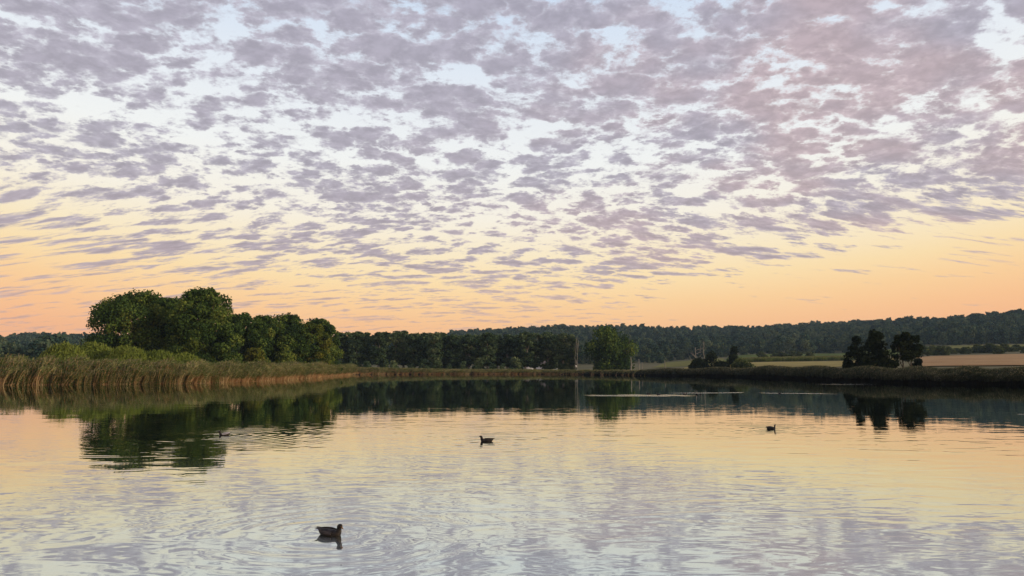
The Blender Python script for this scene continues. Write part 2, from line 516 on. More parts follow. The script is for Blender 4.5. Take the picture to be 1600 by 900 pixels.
def ground(px, D):
    """land height at picture column px, depth D"""
    px = float(min(max(px, -699), 2299))
    i = max(j for j, k in enumerate(_kp) if k <= px)
    i = min(i, len(_kp) - 2)
    a, b = _kp[i], _kp[i + 1]
    f = (px - a) / (b - a)
    zl = land_key(a, D) * (1 - f) + land_key(b, D) * f
    # exact ridge height for this column
    rd = float(ridge_D(px))
    zr = zat(float(np.interp(px, _rp, _ry)), rd) - CROWN
    zi = ((zat(float(np.interp(a, _rp, _ry)), float(ridge_D(a))) - CROWN) * (1 - f) + (zat(float(np.interp(b, _rp, _ry)), float(ridge_D(b))) - CROWN) * f)
    w = min(1.0, max(0.0, (D - 720) / (rd - 720)))
    if D > rd:
        w = max(0.0, 1 - (D - rd) / 1500)
    zl = zl + (zr - zi) * w
    s = float(shore(px))
    k = min(1.0, max(0.0, (D - s) / 4.0))
    return -0.35 + (zl + 0.35) * (k * (2 - k)) if D > s - 3 else -1.0


def px_of(x, y):
    return 800 + FPX * x / y * (1.0 / 1.0) * 1.006


def gxy(x, y):
    return ground(800 + x / y / (tx(801) - tx(800)), y)


cols = list(range(-690, 2291, 8))
verts, faces = [], []
rows = None
for c in cols:
    s = float(shore(c))
    t_ = tx(c)
    near = [s - 3, s - 0.3, s + 0.15, s + 0.6, s + 1.4, s + 2.6, s + 4, s + 8]
    far = list(np.geomspace(s + 14, 1900, 56)) + [2050, 2200, 2400]
    ds = near + far
    rows = len(ds)
    for D in ds:
        verts.append((t_ * D, D, ground(c, D) if D < 7000 else ground(c, D)))
for i in range(len(cols) - 1):
    for j in range(rows - 1):
        a = i * rows + j
        faces.append((a, a + rows, a + rows + 1, a + 1))
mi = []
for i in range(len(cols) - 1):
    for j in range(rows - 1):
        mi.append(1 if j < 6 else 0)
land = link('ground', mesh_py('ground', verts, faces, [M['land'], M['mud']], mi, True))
tag(land, 'grassy shore rising to fields and wooded ridges', kind='structure')


def patch_field(name, corners, mat, label, lift=0.12, n=18):
    """corners: four (px, depth) going round; a sheet following the land"""
    P4 = [Vector((tx(p) * D, D)) for p, D in corners]
    vs_, fs = [], []
    for i in range(n + 1):
        for j in range(n + 1):
            u, v = i / n, j / n
            q = (P4[0] * (1 - u) + P4[1] * u) * (1 - v) + (P4[3] * (1 - u) + P4[2] * u) * v
            vs_.append((q.x, q.y, gxy(q.x, q.y) + lift))
    for i in range(n):
        for j in range(n):
            a = i * (n + 1) + j
            fs.append((a, a + n + 1, a + n + 2, a + 1))
    o = link(name, mesh_py(name, vs_, fs, [mat], None, True))
    tag(o, label, kind='structure')
    return o


patch_field('stubble_field', [(1436, 205), (1990, 150), (1990, 425), (1432, 425)], M['stubble'], 'tan stubble field sloping up from the right bank', 0.25)
patch_field('straw_field', [(1050, 345), (1400, 260), (1400, 440), (1090, 452)], M['pale_stubble'], 'straw coloured field behind the dark shore bushes', 0.2)
patch_field('hay_field', [(1018, 430), (1140, 430), (1130, 640), (1040, 640)], M['hay'], 'pale green hay meadow left of the dark bushes', 0.15)
patch_field('green_field', [(1130, 515), (1480, 515), (1480, 690), (1140, 690)], M['meadow'], 'green meadow strip at the foot of the wooded ridge', 0.3)
patch_field('hill_clearing', [(1475, 610), (1990, 560), (1990, 690), (1485, 700)], M['hay'], 'pale grassy clearing under the wood edge on the right', 0.3)
#==OBJECTS==
# ------------------------------------------------------------------ growing things
def leaf_quads(pos, nrm, size, rng, aspect=0.62, up=None):
    """rhombic leaf sprays at pos facing roughly nrm"""
    n = len(pos)
    r = rng.normal(size=(n, 3))
    nn = nrm + 0.75 * r
    nn /= np.linalg.norm(nn, axis=1, keepdims=True) + 1e-9
    a = rng.normal(size=(n, 3)) if up is None else up + 0.45 * rng.normal(size=(n, 3))
    a -= nn * np.sum(a * nn, axis=1, keepdims=True)
    a /= np.linalg.norm(a, axis=1, keepdims=True) + 1e-9
    b = np.cross(nn, a)
    s = (size * (0.6 + 0.8 * rng.random(n)))[:, None]
    a = a * s
    b = b * s * aspect
    return np.stack([pos + a, pos + b, pos - a * 0.9, pos - b], axis=1)


def tube(path, radii, sides=7):
    V, F = [], []
    n = len(path)
    for i, (p, r) in enumerate(zip(path, radii)):
        p = Vector(p)
        d = (Vector(path[min(i + 1, n - 1)]) - Vector(path[max(i - 1, 0)])).normalized()
        ax = Vector((1, 0, 0)) if abs(d.x) < 0.8 else Vector((0, 1, 0))
        u = d.cross(ax).normalized(); w = d.cross(u)
        for k in range(sides):
            an = 2 * math.pi * k / sides
            V.append(p + (u * math.cos(an) + w * math.sin(an)) * r)
    for i in range(n - 1):
        for k in range(sides):
            a, b = i * sides + k, i * sides + (k + 1) % sides
            F.append((a, b, b + sides, a + sides))
    F.append(tuple(range(sides))[::-1])
    F.append(tuple(range((n - 1) * sides, n * sides)))
    return V, F


def tubes_mesh(name, parts, mat, sides=7):
    V, F = [], []
    for path, radii in parts:
        v, f = tube(path, radii, sides)
        k = len(V)
        V += v
        F += [tuple(i + k for i in q) for q in f]
    return mesh_py(name, V, F, [mat], None, True)


def wob(p0, p1, n, amp, r):
    p0, p1 = Vector(p0), Vector(p1)
    L = (p1 - p0).length
    out_ = []
    for i in range(n + 1):
        f = i / n
        q = p0.lerp(p1, f)
        k = math.sin(math.pi * f) * amp * L
        out_.append(q + Vector((r.uniform(-1, 1), r.uniform(-1, 1), r.uniform(-0.3, 0.3))) * k)
    return out_


def tree_meshes(name, H, Wd, seed, mat, bark, base=0.12, shape='round', lobes=34, leaves=14000, leaf=0.45, trunks=1, lobe_r=0.2, openness=0.0, depth=None):
    """a tapered trunk with limbs and a crown of leaf sprays gathered on many lobes"""
    rng = np.random.default_rng(seed)
    r = random.Random(seed)
    Wy = depth or Wd
    C = []
    tries = 0
    while len(C) < lobes and tries < 20000:
        tries += 1
        z = base + (1 - base) * rng.random()
        f = (z - base) / (1 - base)
        if shape == 'round':
            rad = 0.5 * math.sqrt(max(0.0, 1 - (2 * f - 0.95) ** 2 / 1.08)) if f > 0.4 else 0.40 + 0.25 * f
            if f > 0.93: rad = min(rad, 0.25)
        elif shape == 'column':
            rad = 0.5 * min(1.0, 0.62 + f * 0.9) * (1.0 if f < 0.72 else math.sqrt(max(0.02, 1 - ((f - 0.72) / 0.30) ** 2)))
        elif shape == 'cone':
            rad = 0.5 * (1 - 0.86 * f ** 0.9) * (1.0 if f > 0.12 else 0.6 + 3.3 * f)
        elif shape == 'broad':
            rad = 0.5 if f < 0.40 else 0.5 * max(0.0, 1 - ((f - 0.40) / 0.62) ** 2.9) ** 0.5
        elif shape == 'dome':
            rad = 0.5 * math.sqrt(max(0.0, 1 - f ** 2 * 0.93))
        else:   # vase
            rad = 0.5 * (0.50 + 0.62 * f if f < 0.7 else 0.94 * math.sqrt(max(0.03, 1 - ((f - 0.7) / 0.33) ** 2)))
        an = rng.random() * 2 * math.pi
        q = rng.random() ** 0.38
        lr = lobe_r * (0.65 + 0.7 * rng.random())
        q = max(0.0, rad - lr * 0.55) * q
        C.append((q * math.cos(an) * Wd, q * math.sin(an) * Wy, z * H - lr * Wd * 0.45, lr * Wd))
    C = np.array(C)
    # more leaves on bigger lobes
    pr = C[:, 3] ** 2
    pr /= pr.sum()
    idx = rng.choice(len(C), size=leaves, p=pr)
    d = rng.normal(size=(leaves, 3))
    d[:, 2] += 0.25
    d /= np.linalg.norm(d, axis=1, keepdims=True)
    rr = C[idx, 3:4] * (1.05 - 0.55 * rng.random((leaves, 1)) ** 1.6)
    sq = np.array([1.0, 1.0, 0.8])
    p = C[idx, :3] + d * rr * sq
    # ragged outline: push bunches in and out
    bump = 0.5 * np.sin(p[:, 0:1] * 2.3 + seed) + 0.5 * np.sin(p[:, 1:2] * 2.1 + p[:, 2:3] * 2.7)
    p += d * bump * 0.06 * Wd * lobe_r * 4
    if openness:
        keep = rng.random(leaves) > openness * (0.5 + 0.5 * np.sin(idx * 12.9))
        p, d, idx = p[keep], d[keep], idx[keep]
    ok = p[:, 2] > 0.25
    p, d, idx = p[ok], d[ok], idx[ok]
    tint = 0.40 + 0.65 * (rng.random(len(p)) - 0.5) + 0.36 * np.sin(idx * 7.31)
    Q = leaf_quads(p, d, leaf, rng)
    crown = mesh_quads(name + '_crown', Q, [mat], None, np.clip(tint, 0, 1))
    parts = []
    tr = 0.022 * H + 0.05
    for k in range(trunks):
        ox = (k - (trunks - 1) / 2) * Wd * 0.22 + r.uniform(-0.2, 0.2)
        oy = r.uniform(-0.3, 0.3) * (trunks > 1)
        top = Vector((ox * 1.5 + r.uniform(-.3, .3), oy, H * 0.86))
        path = wob((ox, oy, -0.5), top, 8, 0.02, r)
        parts.append((path, [tr * (1.25 if i == 0 else 1 - 0.85 * i / 8) / (1 + 0.25 * (trunks - 1)) for i in range(9)]))
        for b in range(9 if trunks == 1 else 5):
            c = C[r.randrange(len(C))]
            f = r.uniform(0.25, 0.7)
            p0 = path[int(f * 8)]
            parts.append((wob(p0, (c[0], c[1], max(c[2], p0[2] + 0.3)), 4, 0.05, r), [tr * 0.38, tr * 0.3, tr * 0.22, tr * 0.14, tr * 0.06]))
    trunk = tubes_mesh(name + '_trunk', parts, bark)
    return trunk, crown


def place_tree(name, meshes, px, D, label, cat='tree', group=None, rz=0.0, sc=1.0, scz=None, dz=-0.1):
    x = tx(px) * D
    o = empty(name, (x, D, ground(px, D) + dz), rz)
    o.scale = (sc, sc, scz or sc)
    link('trunk', meshes[0], o)
    link('crown', meshes[1], o)
    tag(o, label, cat, group)
    return o


def fit(px, D, top, w):
    """height and width in metres of something at depth D whose top is seen at row top and which spans w pixels"""
    return zat(top, D) - ground(px, D) + 0.1, w / FPX * D


# the big grove on the left shore
GROVE = [
    ('broadleaf_tree', 208, 178, 458, 134, 150, 36000, 'grove', 'big dark round tree at the left end of the grove'),
    ('broadleaf_tree', 258, 184, 468, 92, 110, 24000, 'grove', 'dark round tree between the two tallest crowns of the left grove'),
    ('broadleaf_tree', 316, 175, 455, 114, 140, 34000, 'grove', 'tallest tree of the left grove with a broad dark crown'),
    ('broadleaf_tree', 374, 194, 492, 92, 100, 22000, 'grove', 'lower green tree just right of the tallest tree in the grove'),
    ('broadleaf_tree', 412, 204, 496, 84, 90, 19000, 'grove', 'narrow green tree in the middle of the grove\'s lower half'),
    ('broadleaf_tree', 447, 210, 494, 94, 110, 23000, 'grove', 'rounded bright green tree in the right part of the grove'),
    ('broadleaf_tree', 484, 214, 506, 62, 76, 15000, 'grove_yellow', 'yellow green tree near the right tip of the grove'),
    ('broadleaf_tree', 496, 236, 499, 72, 80, 17000, 'grove', 'dark tree closing the right tip of the grove'),
]
for i, (nm, px, D, top, w, lob, lv, mt, lab) in enumerate(GROVE):
    H, Wd = fit(px, D, top, w)
    me = tree_meshes('grove%d' % i, H, Wd, 40 + i, M[mt], M['bark'], 0.03, 'broad', int(lob * 1.15), int(lv * 1.35), 0.29, lobe_r=0.105)
    place_tree(nm, me, px, D, lab, 'tree', 'trees of the left grove')
UNDER = [
    (296, 160, 527, 42, 'grove_yellow', 'yellowish shrub in front of the tallest grove tree'),
    (165, 172, 545, 40, 'grove', 'low dark shrub under the left end of the grove'),
    (235, 165, 543, 60, 'dark', 'dark undergrowth shrub beneath the left grove crowns'),
    (345, 182, 545, 55, 'grove', 'green shrub at the foot of the tallest grove tree'),
    (398, 190, 546, 46, 'grove_yellow', 'olive shrub in front of the grove\'s middle'),
    (446, 200, 549, 50, 'grove', 'green shrub at the foot of the rounded bright tree'),
    (492, 214, 552, 40, 'grove', 'small shrub at the right foot of the grove'),
]
for i, (px, D, top, w, mt, lab) in enumerate(UNDER):
    H, Wd = fit(px, D, top, w)
    me = tree_meshes('shrub%d' % i, H, Wd, 70 + i, M[mt], M['bark'], 0.02, 'dome', 20, 4500, 0.30, lobe_r=0.2)
    place_tree('shrub', me, px, D, lab, 'shrub', 'undergrowth of the left grove')


def willow_mesh(name, H, Wd, seed, mat, n=8200):
    """rounded thicket of upright wands"""
    rng = np.random.default_rng(seed)
    th = rng.random(n) * 2 * math.pi
    q = np.sqrt(rng.random(n))
    x = q * np.cos(th) * Wd / 2
    y = q * np.sin(th) * Wd / 3
    top = H * np.sqrt(np.clip(1 - q ** 2 * 0.9, 0.05, 1)) * (0.82 + 0.3 * rng.random(n))
    z = top * (1 - 0.65 * rng.random(n) ** 2)
    p = np.stack([x, y, z], 1)
    d = np.stack([np.cos(th), np.sin(th), np.zeros(n)], 1)
    Q = leaf_quads(p, d, 0.5, rng, 0.20, np.tile(np.array([0.15, 0, 1.0]), (n, 1)))
    crown = mesh_quads(name + '_crown', Q, [mat], None, 0.2 + 0.6 * rng.random(n))
    r = random.Random(seed)
    parts = []
    for k in range(9):
        an = r.uniform(0, 2 * math.pi)
        parts.append((wob((0, 0, -0.3), (math.cos(an) * Wd * 0.3, math.sin(an) * Wd * 0.2, H * 0.75), 3, 0.04, r), [0.09, 0.07, 0.05, 0.02]))
    return tubes_mesh(name + '_stems', parts, M['bark'], 5), crown


for i, (px, D, top, w, lab) in enumerate([
        (98, 142, 541, 84, 'leftmost light green willow thicket behind the reeds'),
        (142, 146, 540, 96, 'light green willow thicket left of the big round tree'),
        (196, 144, 545, 92, 'light green willow thicket at the foot of the big round tree'),
        (244, 146, 551, 88, 'low yellow green willow thicket between reeds and grove'),
        (286, 150, 556, 76, 'lowest yellow green willow thicket, at the right end of its row')]):
    H, Wd = fit(px, D, top, w)
    place_tree('willow_bush', willow_mesh('willow%d' % i, H, Wd, 90 + i, M['willow']), px, D, lab, 'bush', 'willow thickets behind the left reeds')

# poplar row along the far shore
VAR = [tree_meshes('poplar%d' % k, 19.0, 6.4, 200 + k, M['poplar'], M['poplar_bark'], 0.13 + 0.05 * (k % 3), 'column', 52, 6500, 0.46, lobe_r=0.19, openness=0.45) for k in range(7)]
ORD = ['first', 'second', 'third', 'fourth', 'fifth', 'sixth', 'seventh', 'eighth', 'ninth', 'tenth', 'eleventh', 'twelfth', 'thirteenth', 'fourteenth',
       'fifteenth', 'sixteenth', 'seventeenth', 'eighteenth', 'nineteenth', 'twentieth', 'twenty-first', 'twenty-second', 'twenty-third', 'twenty-fourth',
       'twenty-fifth', 'twenty-sixth', 'twenty-seventh', 'twenty-eighth', 'twenty-ninth', 'thirtieth']
PTOP = lambda px: np.interp(px, [520, 560, 620, 680, 740, 800, 860, 900], [521, 519, 518.5, 521, 523.5, 522.5, 521, 526])
pxs = np.linspace(530, 895, 26)
for i, px in enumerate(pxs):
    px = float(px) + rnd.uniform(-3, 3)
    D = 335 + rnd.uniform(-10, 12) + 12 * (i % 2)
    H, _ = fit(px, D, float(PTOP(px)) + rnd.uniform(-3.0, 1.8), 10)
    o = place_tree('poplar_tree', VAR[(i * 3 + i // 5) % 7], px, D, 'dark green poplar of the far shore row, %s from its left end' % ORD[i], 'tree',
                   'poplar row on the far shore', rnd.uniform(0, 6.28), rnd.uniform(1.15, 1.5), H / 19.0)
UV = [tree_meshes('underbush%d' % k, 6.0, 6.0, 230 + k, M['poplar'], M['bark'], 0.02, 'dome', 14, 1500, 0.45, lobe_r=0.22) for k in range(3)]
for i in range(14):
    px = 535 + i * 21 + rnd.uniform(-5, 5)
    D = 322 + rnd.uniform(-4, 4)
    s = rnd.uniform(0.6, 1.15)
    place_tree('shrub', UV[i % 3], px, D, 'shrub at the feet of the far poplar row, %s from the left' % ORD[i], 'shrub', 'undergrowth of the poplar row', rnd.uniform(0, 6), s)

# the broad tree right of the poplar row
H, Wd = fit(955, 330, 515, 98)
place_tree('broad_tree', tree_meshes('broad', H, Wd, 301, M['grove'], M['bark'], 0.10, 'vase', 62, 16000, 0.52, trunks=3, lobe_r=0.135, depth=Wd * 0.7), 955, 330,
           'broad green tree standing alone right of the poplar row', 'tree')

# dark trees and bushes on the right shore
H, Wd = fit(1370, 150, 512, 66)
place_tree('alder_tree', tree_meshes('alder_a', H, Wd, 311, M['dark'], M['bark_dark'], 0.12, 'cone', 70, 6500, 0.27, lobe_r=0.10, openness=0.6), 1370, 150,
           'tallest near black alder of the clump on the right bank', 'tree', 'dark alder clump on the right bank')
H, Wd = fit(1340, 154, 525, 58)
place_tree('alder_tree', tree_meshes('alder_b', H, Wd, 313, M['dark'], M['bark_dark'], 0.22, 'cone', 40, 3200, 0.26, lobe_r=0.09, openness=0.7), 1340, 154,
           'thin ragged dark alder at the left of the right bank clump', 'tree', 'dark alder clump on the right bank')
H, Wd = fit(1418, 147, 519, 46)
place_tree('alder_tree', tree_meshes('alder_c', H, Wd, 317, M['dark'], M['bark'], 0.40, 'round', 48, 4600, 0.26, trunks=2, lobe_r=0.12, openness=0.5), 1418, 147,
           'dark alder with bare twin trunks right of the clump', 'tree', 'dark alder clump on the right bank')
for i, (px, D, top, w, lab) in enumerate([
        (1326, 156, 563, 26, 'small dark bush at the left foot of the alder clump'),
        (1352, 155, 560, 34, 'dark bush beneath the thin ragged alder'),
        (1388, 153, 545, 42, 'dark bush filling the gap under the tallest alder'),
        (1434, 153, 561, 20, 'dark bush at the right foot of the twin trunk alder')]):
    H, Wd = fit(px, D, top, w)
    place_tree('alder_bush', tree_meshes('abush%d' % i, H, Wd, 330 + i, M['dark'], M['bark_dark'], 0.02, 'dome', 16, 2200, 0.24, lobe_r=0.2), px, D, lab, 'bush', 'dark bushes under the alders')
for i, (px, D, top, w, sh, mt, lab) in enumerate([
        (1092, 288, 561, 34, 'dome', 'dark', 'low dark bush at the left of the middle shore clump'),
        (1112, 290, 552, 32, 'round', 'dark', 'taller dark bush in the middle shore clump'),
        (1148, 292, 542, 34, 'cone', 'dark', 'pointed dark tree in the middle shore clump'),
        (1158, 280, 561, 44, 'dome', 'bush', 'green bush below the pointed dark tree'),
        (1130, 284, 565, 30, 'dome', 'dark', 'small dark bush between the taller bush and the pointed tree')]):
    H, Wd = fit(px, D, top, w)
    place_tree('shore_bush' if sh != 'cone' else 'pointed_tree', tree_meshes('mbush%d' % i, H, Wd, 340 + i, M[mt], M['bark_dark'], 0.03, sh, 22, 2600, 0.38, lobe_r=0.19), px, D, lab,
               'bush' if sh != 'cone' else 'tree', 'middle shore clump')

# hedgerow shrubs above the stubble field
HV = [tree_meshes('hedge%d' % k, 6.0, 8.0, 360 + k, M['bush'], M['bark'], 0.02, 'dome', 18, 1800, 0.5, lobe_r=0.2) for k in range(4)]
for i in range(26):
    if i < 8:
        px, D, s = 1186 + i * 11 + rnd.uniform(-4, 4), 560 + rnd.uniform(-14, 18), rnd.uniform(0.45, 0.8)
        lab = 'shrub of the far hedge in the middle fields, %s from the left' % ORD[i]
    else:
        k = i - 8
        px, D, s = 1446 + k * 9.2 + rnd.uniform(-4, 4), 445 + rnd.uniform(-10, 70), rnd.uniform(0.45, 1.0)
        lab = 'shrub of the hedgerow above the tan stubble field, %s from the left' % ORD[k]
    place_tree('hedge_shrub', HV[i % 4], px, D, lab, 'shrub', 'hedgerow shrubs by the fields', rnd.uniform(0, 6), s * rnd.uniform(1.1, 1.6), s)

# bleached dead trunks by the far shore
def dead_tree(px, D, top, w, label, limbs=0, seed=1, group=None, rad=0.22, lean=0.0):
    r = random.Random(seed)
    H, Wd = fit(px, D, top, max(w, 1))
    o = empty('dead_tree' if limbs else 'bare_trunk', (tx(px) * D, D, ground(px, D)))
    path = wob((0, 0, -0.5), (lean * H, 0, H), 7, 0.02, r)
    link('trunk', tubes_mesh('dead_trunk', [(path, [rad * (1.3 if i == 0 else 1 - 0.6 * i / 7) for i in range(8)])], M['pale_wood'], 7), o)
    for k in range(limbs):
        f = r.uniform(0.3, 0.9)
        p0 = path[int(f * 7)]
        s = -1 if k % 2 else 1
        e = p0 + Vector((s * Wd * r.uniform(0.25, 0.5), r.uniform(-1, 1) * Wd * 0.3, H * r.uniform(0.12, 0.35)))
        main = wob(p0, e, 4, 0.08, r)
        tw = wob(main[2], main[2] + Vector((s * Wd * 0.12, 0, H * 0.22)), 3, 0.1, r)
        link('branch', tubes_mesh('dead_branch', [(main, [rad * .5, rad * .42, rad * .34, rad * .24, rad * .12]), (tw, [rad * .3, rad * .24, rad * .17, rad * .08])], M['pale_wood'], 5), o)
    tag(o, label, 'dead tree' if limbs else 'trunk', group)
    return o


dead_tree(902, 316, 527, 6, 'slim pale dead tree at the right end of the poplar row', 5, 5, 'pale dead trees of the far shore', 0.15)
dead_tree(986, 312, 558, 1, 'short pale trunk at the right foot of the broad tree', 0, 6, 'pale dead trees of the far shore', 0.34)
dead_tree(998.5, 309, 561.5, 1, 'tallest of the two pale stumps standing in the open', 0, 7, 'pale dead trees of the far shore', 0.30)
dead_tree(1003.5, 310, 566.5, 1, 'shorter of the two pale stumps standing in the open', 0, 8, 'pale dead trees of the far shore', 0.26)
dead_tree(1039, 340, 563, 1, 'pale stump at the left edge of the hay meadow', 0, 9, 'pale dead trees of the far shore', 0.28)
dead_tree(1087, 330, 543, 30, 'spreading grey dead tree behind the dark shore bushes', 8, 10, 'pale dead trees of the far shore', 0.24)
dead_tree(1101.5, 318, 534, 1, 'tall bare pale pole trunk behind the dark shore bushes', 0, 11, 'pale dead trees of the far shore', 0.24, -0.02)
dead_tree(899, 318, 540, 1, 'pale bare trunk beside the slim dead tree', 0, 12, 'pale dead trees of the far shore', 0.13)

# ------------------------------------------------------------------ small houses glimpsed behind the poplar trunks
M['render'] = plain_mat('white_house_render', (0.62, 0.60, 0.56), (0.74, 0.72, 0.68), 0.4, 0.9, 0.1)
M['tiles'] = plain_mat('weathered_roof_tiles', (0.13, 0.11, 0.10), (0.21, 0.18, 0.165), 1.2, 0.85, 0.4)
M['glass'] = plain_mat('dark_window', (0.02, 0.022, 0.025), (0.03, 0.033, 0.036), 1.0, 0.15, 0, spec=0.5)


def box(V, F, x0, x1, y0, y1, z0, z1):
    k = len(V)
    V += [(x0, y0, z0), (x1, y0, z0), (x1, y1, z0), (x0, y1, z0), (x0, y0, z1), (x1, y0, z1), (x1, y1, z1), (x0, y1, z1)]
    F += [tuple(i + k for i in q) for q in ((0, 3, 2, 1), (4, 5, 6, 7), (0, 1, 5, 4), (1, 2, 6, 5), (2, 3, 7, 6), (3, 0, 4, 7))]


def house(px, D, L, Dp, Hh, Rf, rz, label):
    o = empty('house', (tx(px) * D, D, ground(px, D) - 0.2), rz)
    V, F = [], []
    box(V, F, -L / 2, L / 2, -Dp / 2, Dp / 2, 0, Hh)
    k = len(V)
    V += [(-L / 2, 0, Hh + Rf * 0.96), (L / 2, 0, Hh + Rf * 0.96)]
    F += [(4, 7, k), (6, 5, k + 1)]
    link('wall', mesh_py('house_wall', V, F, [M['render']]), o)
    e, th_ = 0.5, 0.22
    V = []
    sl = Rf / (Dp / 2)
    for x in (-L / 2 - e, L / 2 + e):
        V += [(x, -Dp / 2 - e, Hh - e * sl + 0.02), (x, 0, Hh + Rf + 0.02), (x, Dp / 2 + e, Hh - e * sl + 0.02),
              (x, -Dp / 2 - e, Hh - e * sl + th_), (x, 0, Hh + Rf + th_), (x, Dp / 2 + e, Hh - e * sl + th_)]
    F = [(0, 1, 7, 6), (1, 2, 8, 7), (3, 9, 10, 4), (4, 10, 11, 5), (0, 3, 4, 1), (1, 4, 5, 2), (6, 7, 10, 9), (7, 8, 11, 10), (0, 6, 9, 3), (2, 5, 11, 8)]
    rf = link('roof', mesh_py('house_roof', V, F, [M['tiles']]), o)
    V, F = [], []
    box(V, F, L * 0.2, L * 0.2 + 0.7, -0.35, 0.35, Hh + Rf * 0.7, Hh + Rf + 0.9)
    link('chimney', mesh_py('chimney', V, F, [M['tiles']]), rf)
    nW = max(2, int(L / 2.6))
    V, F = [], []
    box(V, F, -0.5, 0.5, -0.04, 0.04, 0, 1.3)
    wm = mesh_py('house_window', V, F, [M['glass']])
    for i in range(nW):
        w = link('window', wm, o)
        w.location = (-L / 2 + (i + 0.5) * L / nW, -Dp / 2 - 0.02, Hh - 2.0)
    tag(o, label, 'house', 'houses behind the poplar row')


house(818, 440, 11, 8, 3.6, 3.0, 0.2, 'small white house left of the others behind the poplar trunks')
house(852, 430, 9, 7, 4.0, 2.6, -0.3, 'white house in the middle behind the poplar trunks')
house(884, 440, 12, 8, 3.4, 3.0, 0.1, 'white house at the right end behind the poplar row')

# ------------------------------------------------------------------ masses scattered with geometry nodes
def scatter(name, pts, rots, scs, idx, meshes, label, mat_slots=None):
    me = bpy.data.meshes.new(name)
    me.from_pydata([tuple(p) for p in pts], [], [])
    a = me.attributes.new('rot', 'FLOAT_VECTOR', 'POINT'); a.data.foreach_set('vector', np.asarray(rots, dtype=np.float32).ravel())
    a = me.attributes.new('scl', 'FLOAT_VECTOR', 'POINT'); a.data.foreach_set('vector', np.asarray(scs, dtype=np.float32).ravel())
    a = me.attributes.new('idx', 'INT', 'POINT'); a.data.foreach_set('value', np.asarray(idx, dtype=np.int32))
    o = link(name, me)
    ng = bpy.data.node_groups.new(name + '_nodes', 'GeometryNodeTree')
    ng.interface.new_socket('Geometry', in_out='INPUT', socket_type='NodeSocketGeometry')
    ng.interface.new_socket('Geometry', in_out='OUTPUT', socket_type='NodeSocketGeometry')
    N, L = ng.nodes, ng.links
    gi, go = N.new('NodeGroupInput'), N.new('NodeGroupOutput')
    jn = N.new('GeometryNodeJoinGeometry')
    def named(n, typ):
        q = N.new('GeometryNodeInputNamedAttribute'); q.data_type = typ; q.inputs['Name'].default_value = n
        return q.outputs['Attribute']
    rot_, scl_, idx_ = named('rot', 'FLOAT_VECTOR'), named('scl', 'FLOAT_VECTOR'), named('idx', 'INT')
    for k, m in enumerate(meshes):
        src = bpy.data.objects.new(name + '_source', m)          # never linked to the scene
        oi = N.new('GeometryNodeObjectInfo'); oi.inputs['Object'].default_value = src
        oi.inputs['As Instance'].default_value = True
        cmp_ = N.new('FunctionNodeCompare'); cmp_.data_type = 'INT'; cmp_.operation = 'EQUAL'
        L.new(idx_, cmp_.inputs[2]); cmp_.inputs[3].default_value = k
        ip = N.new('GeometryNodeInstanceOnPoints')
        L.new(gi.outputs[0], ip.inputs['Points']); L.new(cmp_.outputs[0], ip.inputs['Selection'])
        L.new(oi.outputs['Geometry'], ip.inputs['Instance'])
        L.new(rot_, ip.inputs['Rotation']); L.new(scl_, ip.inputs['Scale'])
        L.new(ip.outputs[0], jn.inputs[0])
    L.new(jn.outputs[0], go.inputs[0])
    md = o.modifiers.new('scatter', 'NODES')
    md.node_group = ng
    tag(o, label, kind='stuff')
    return o


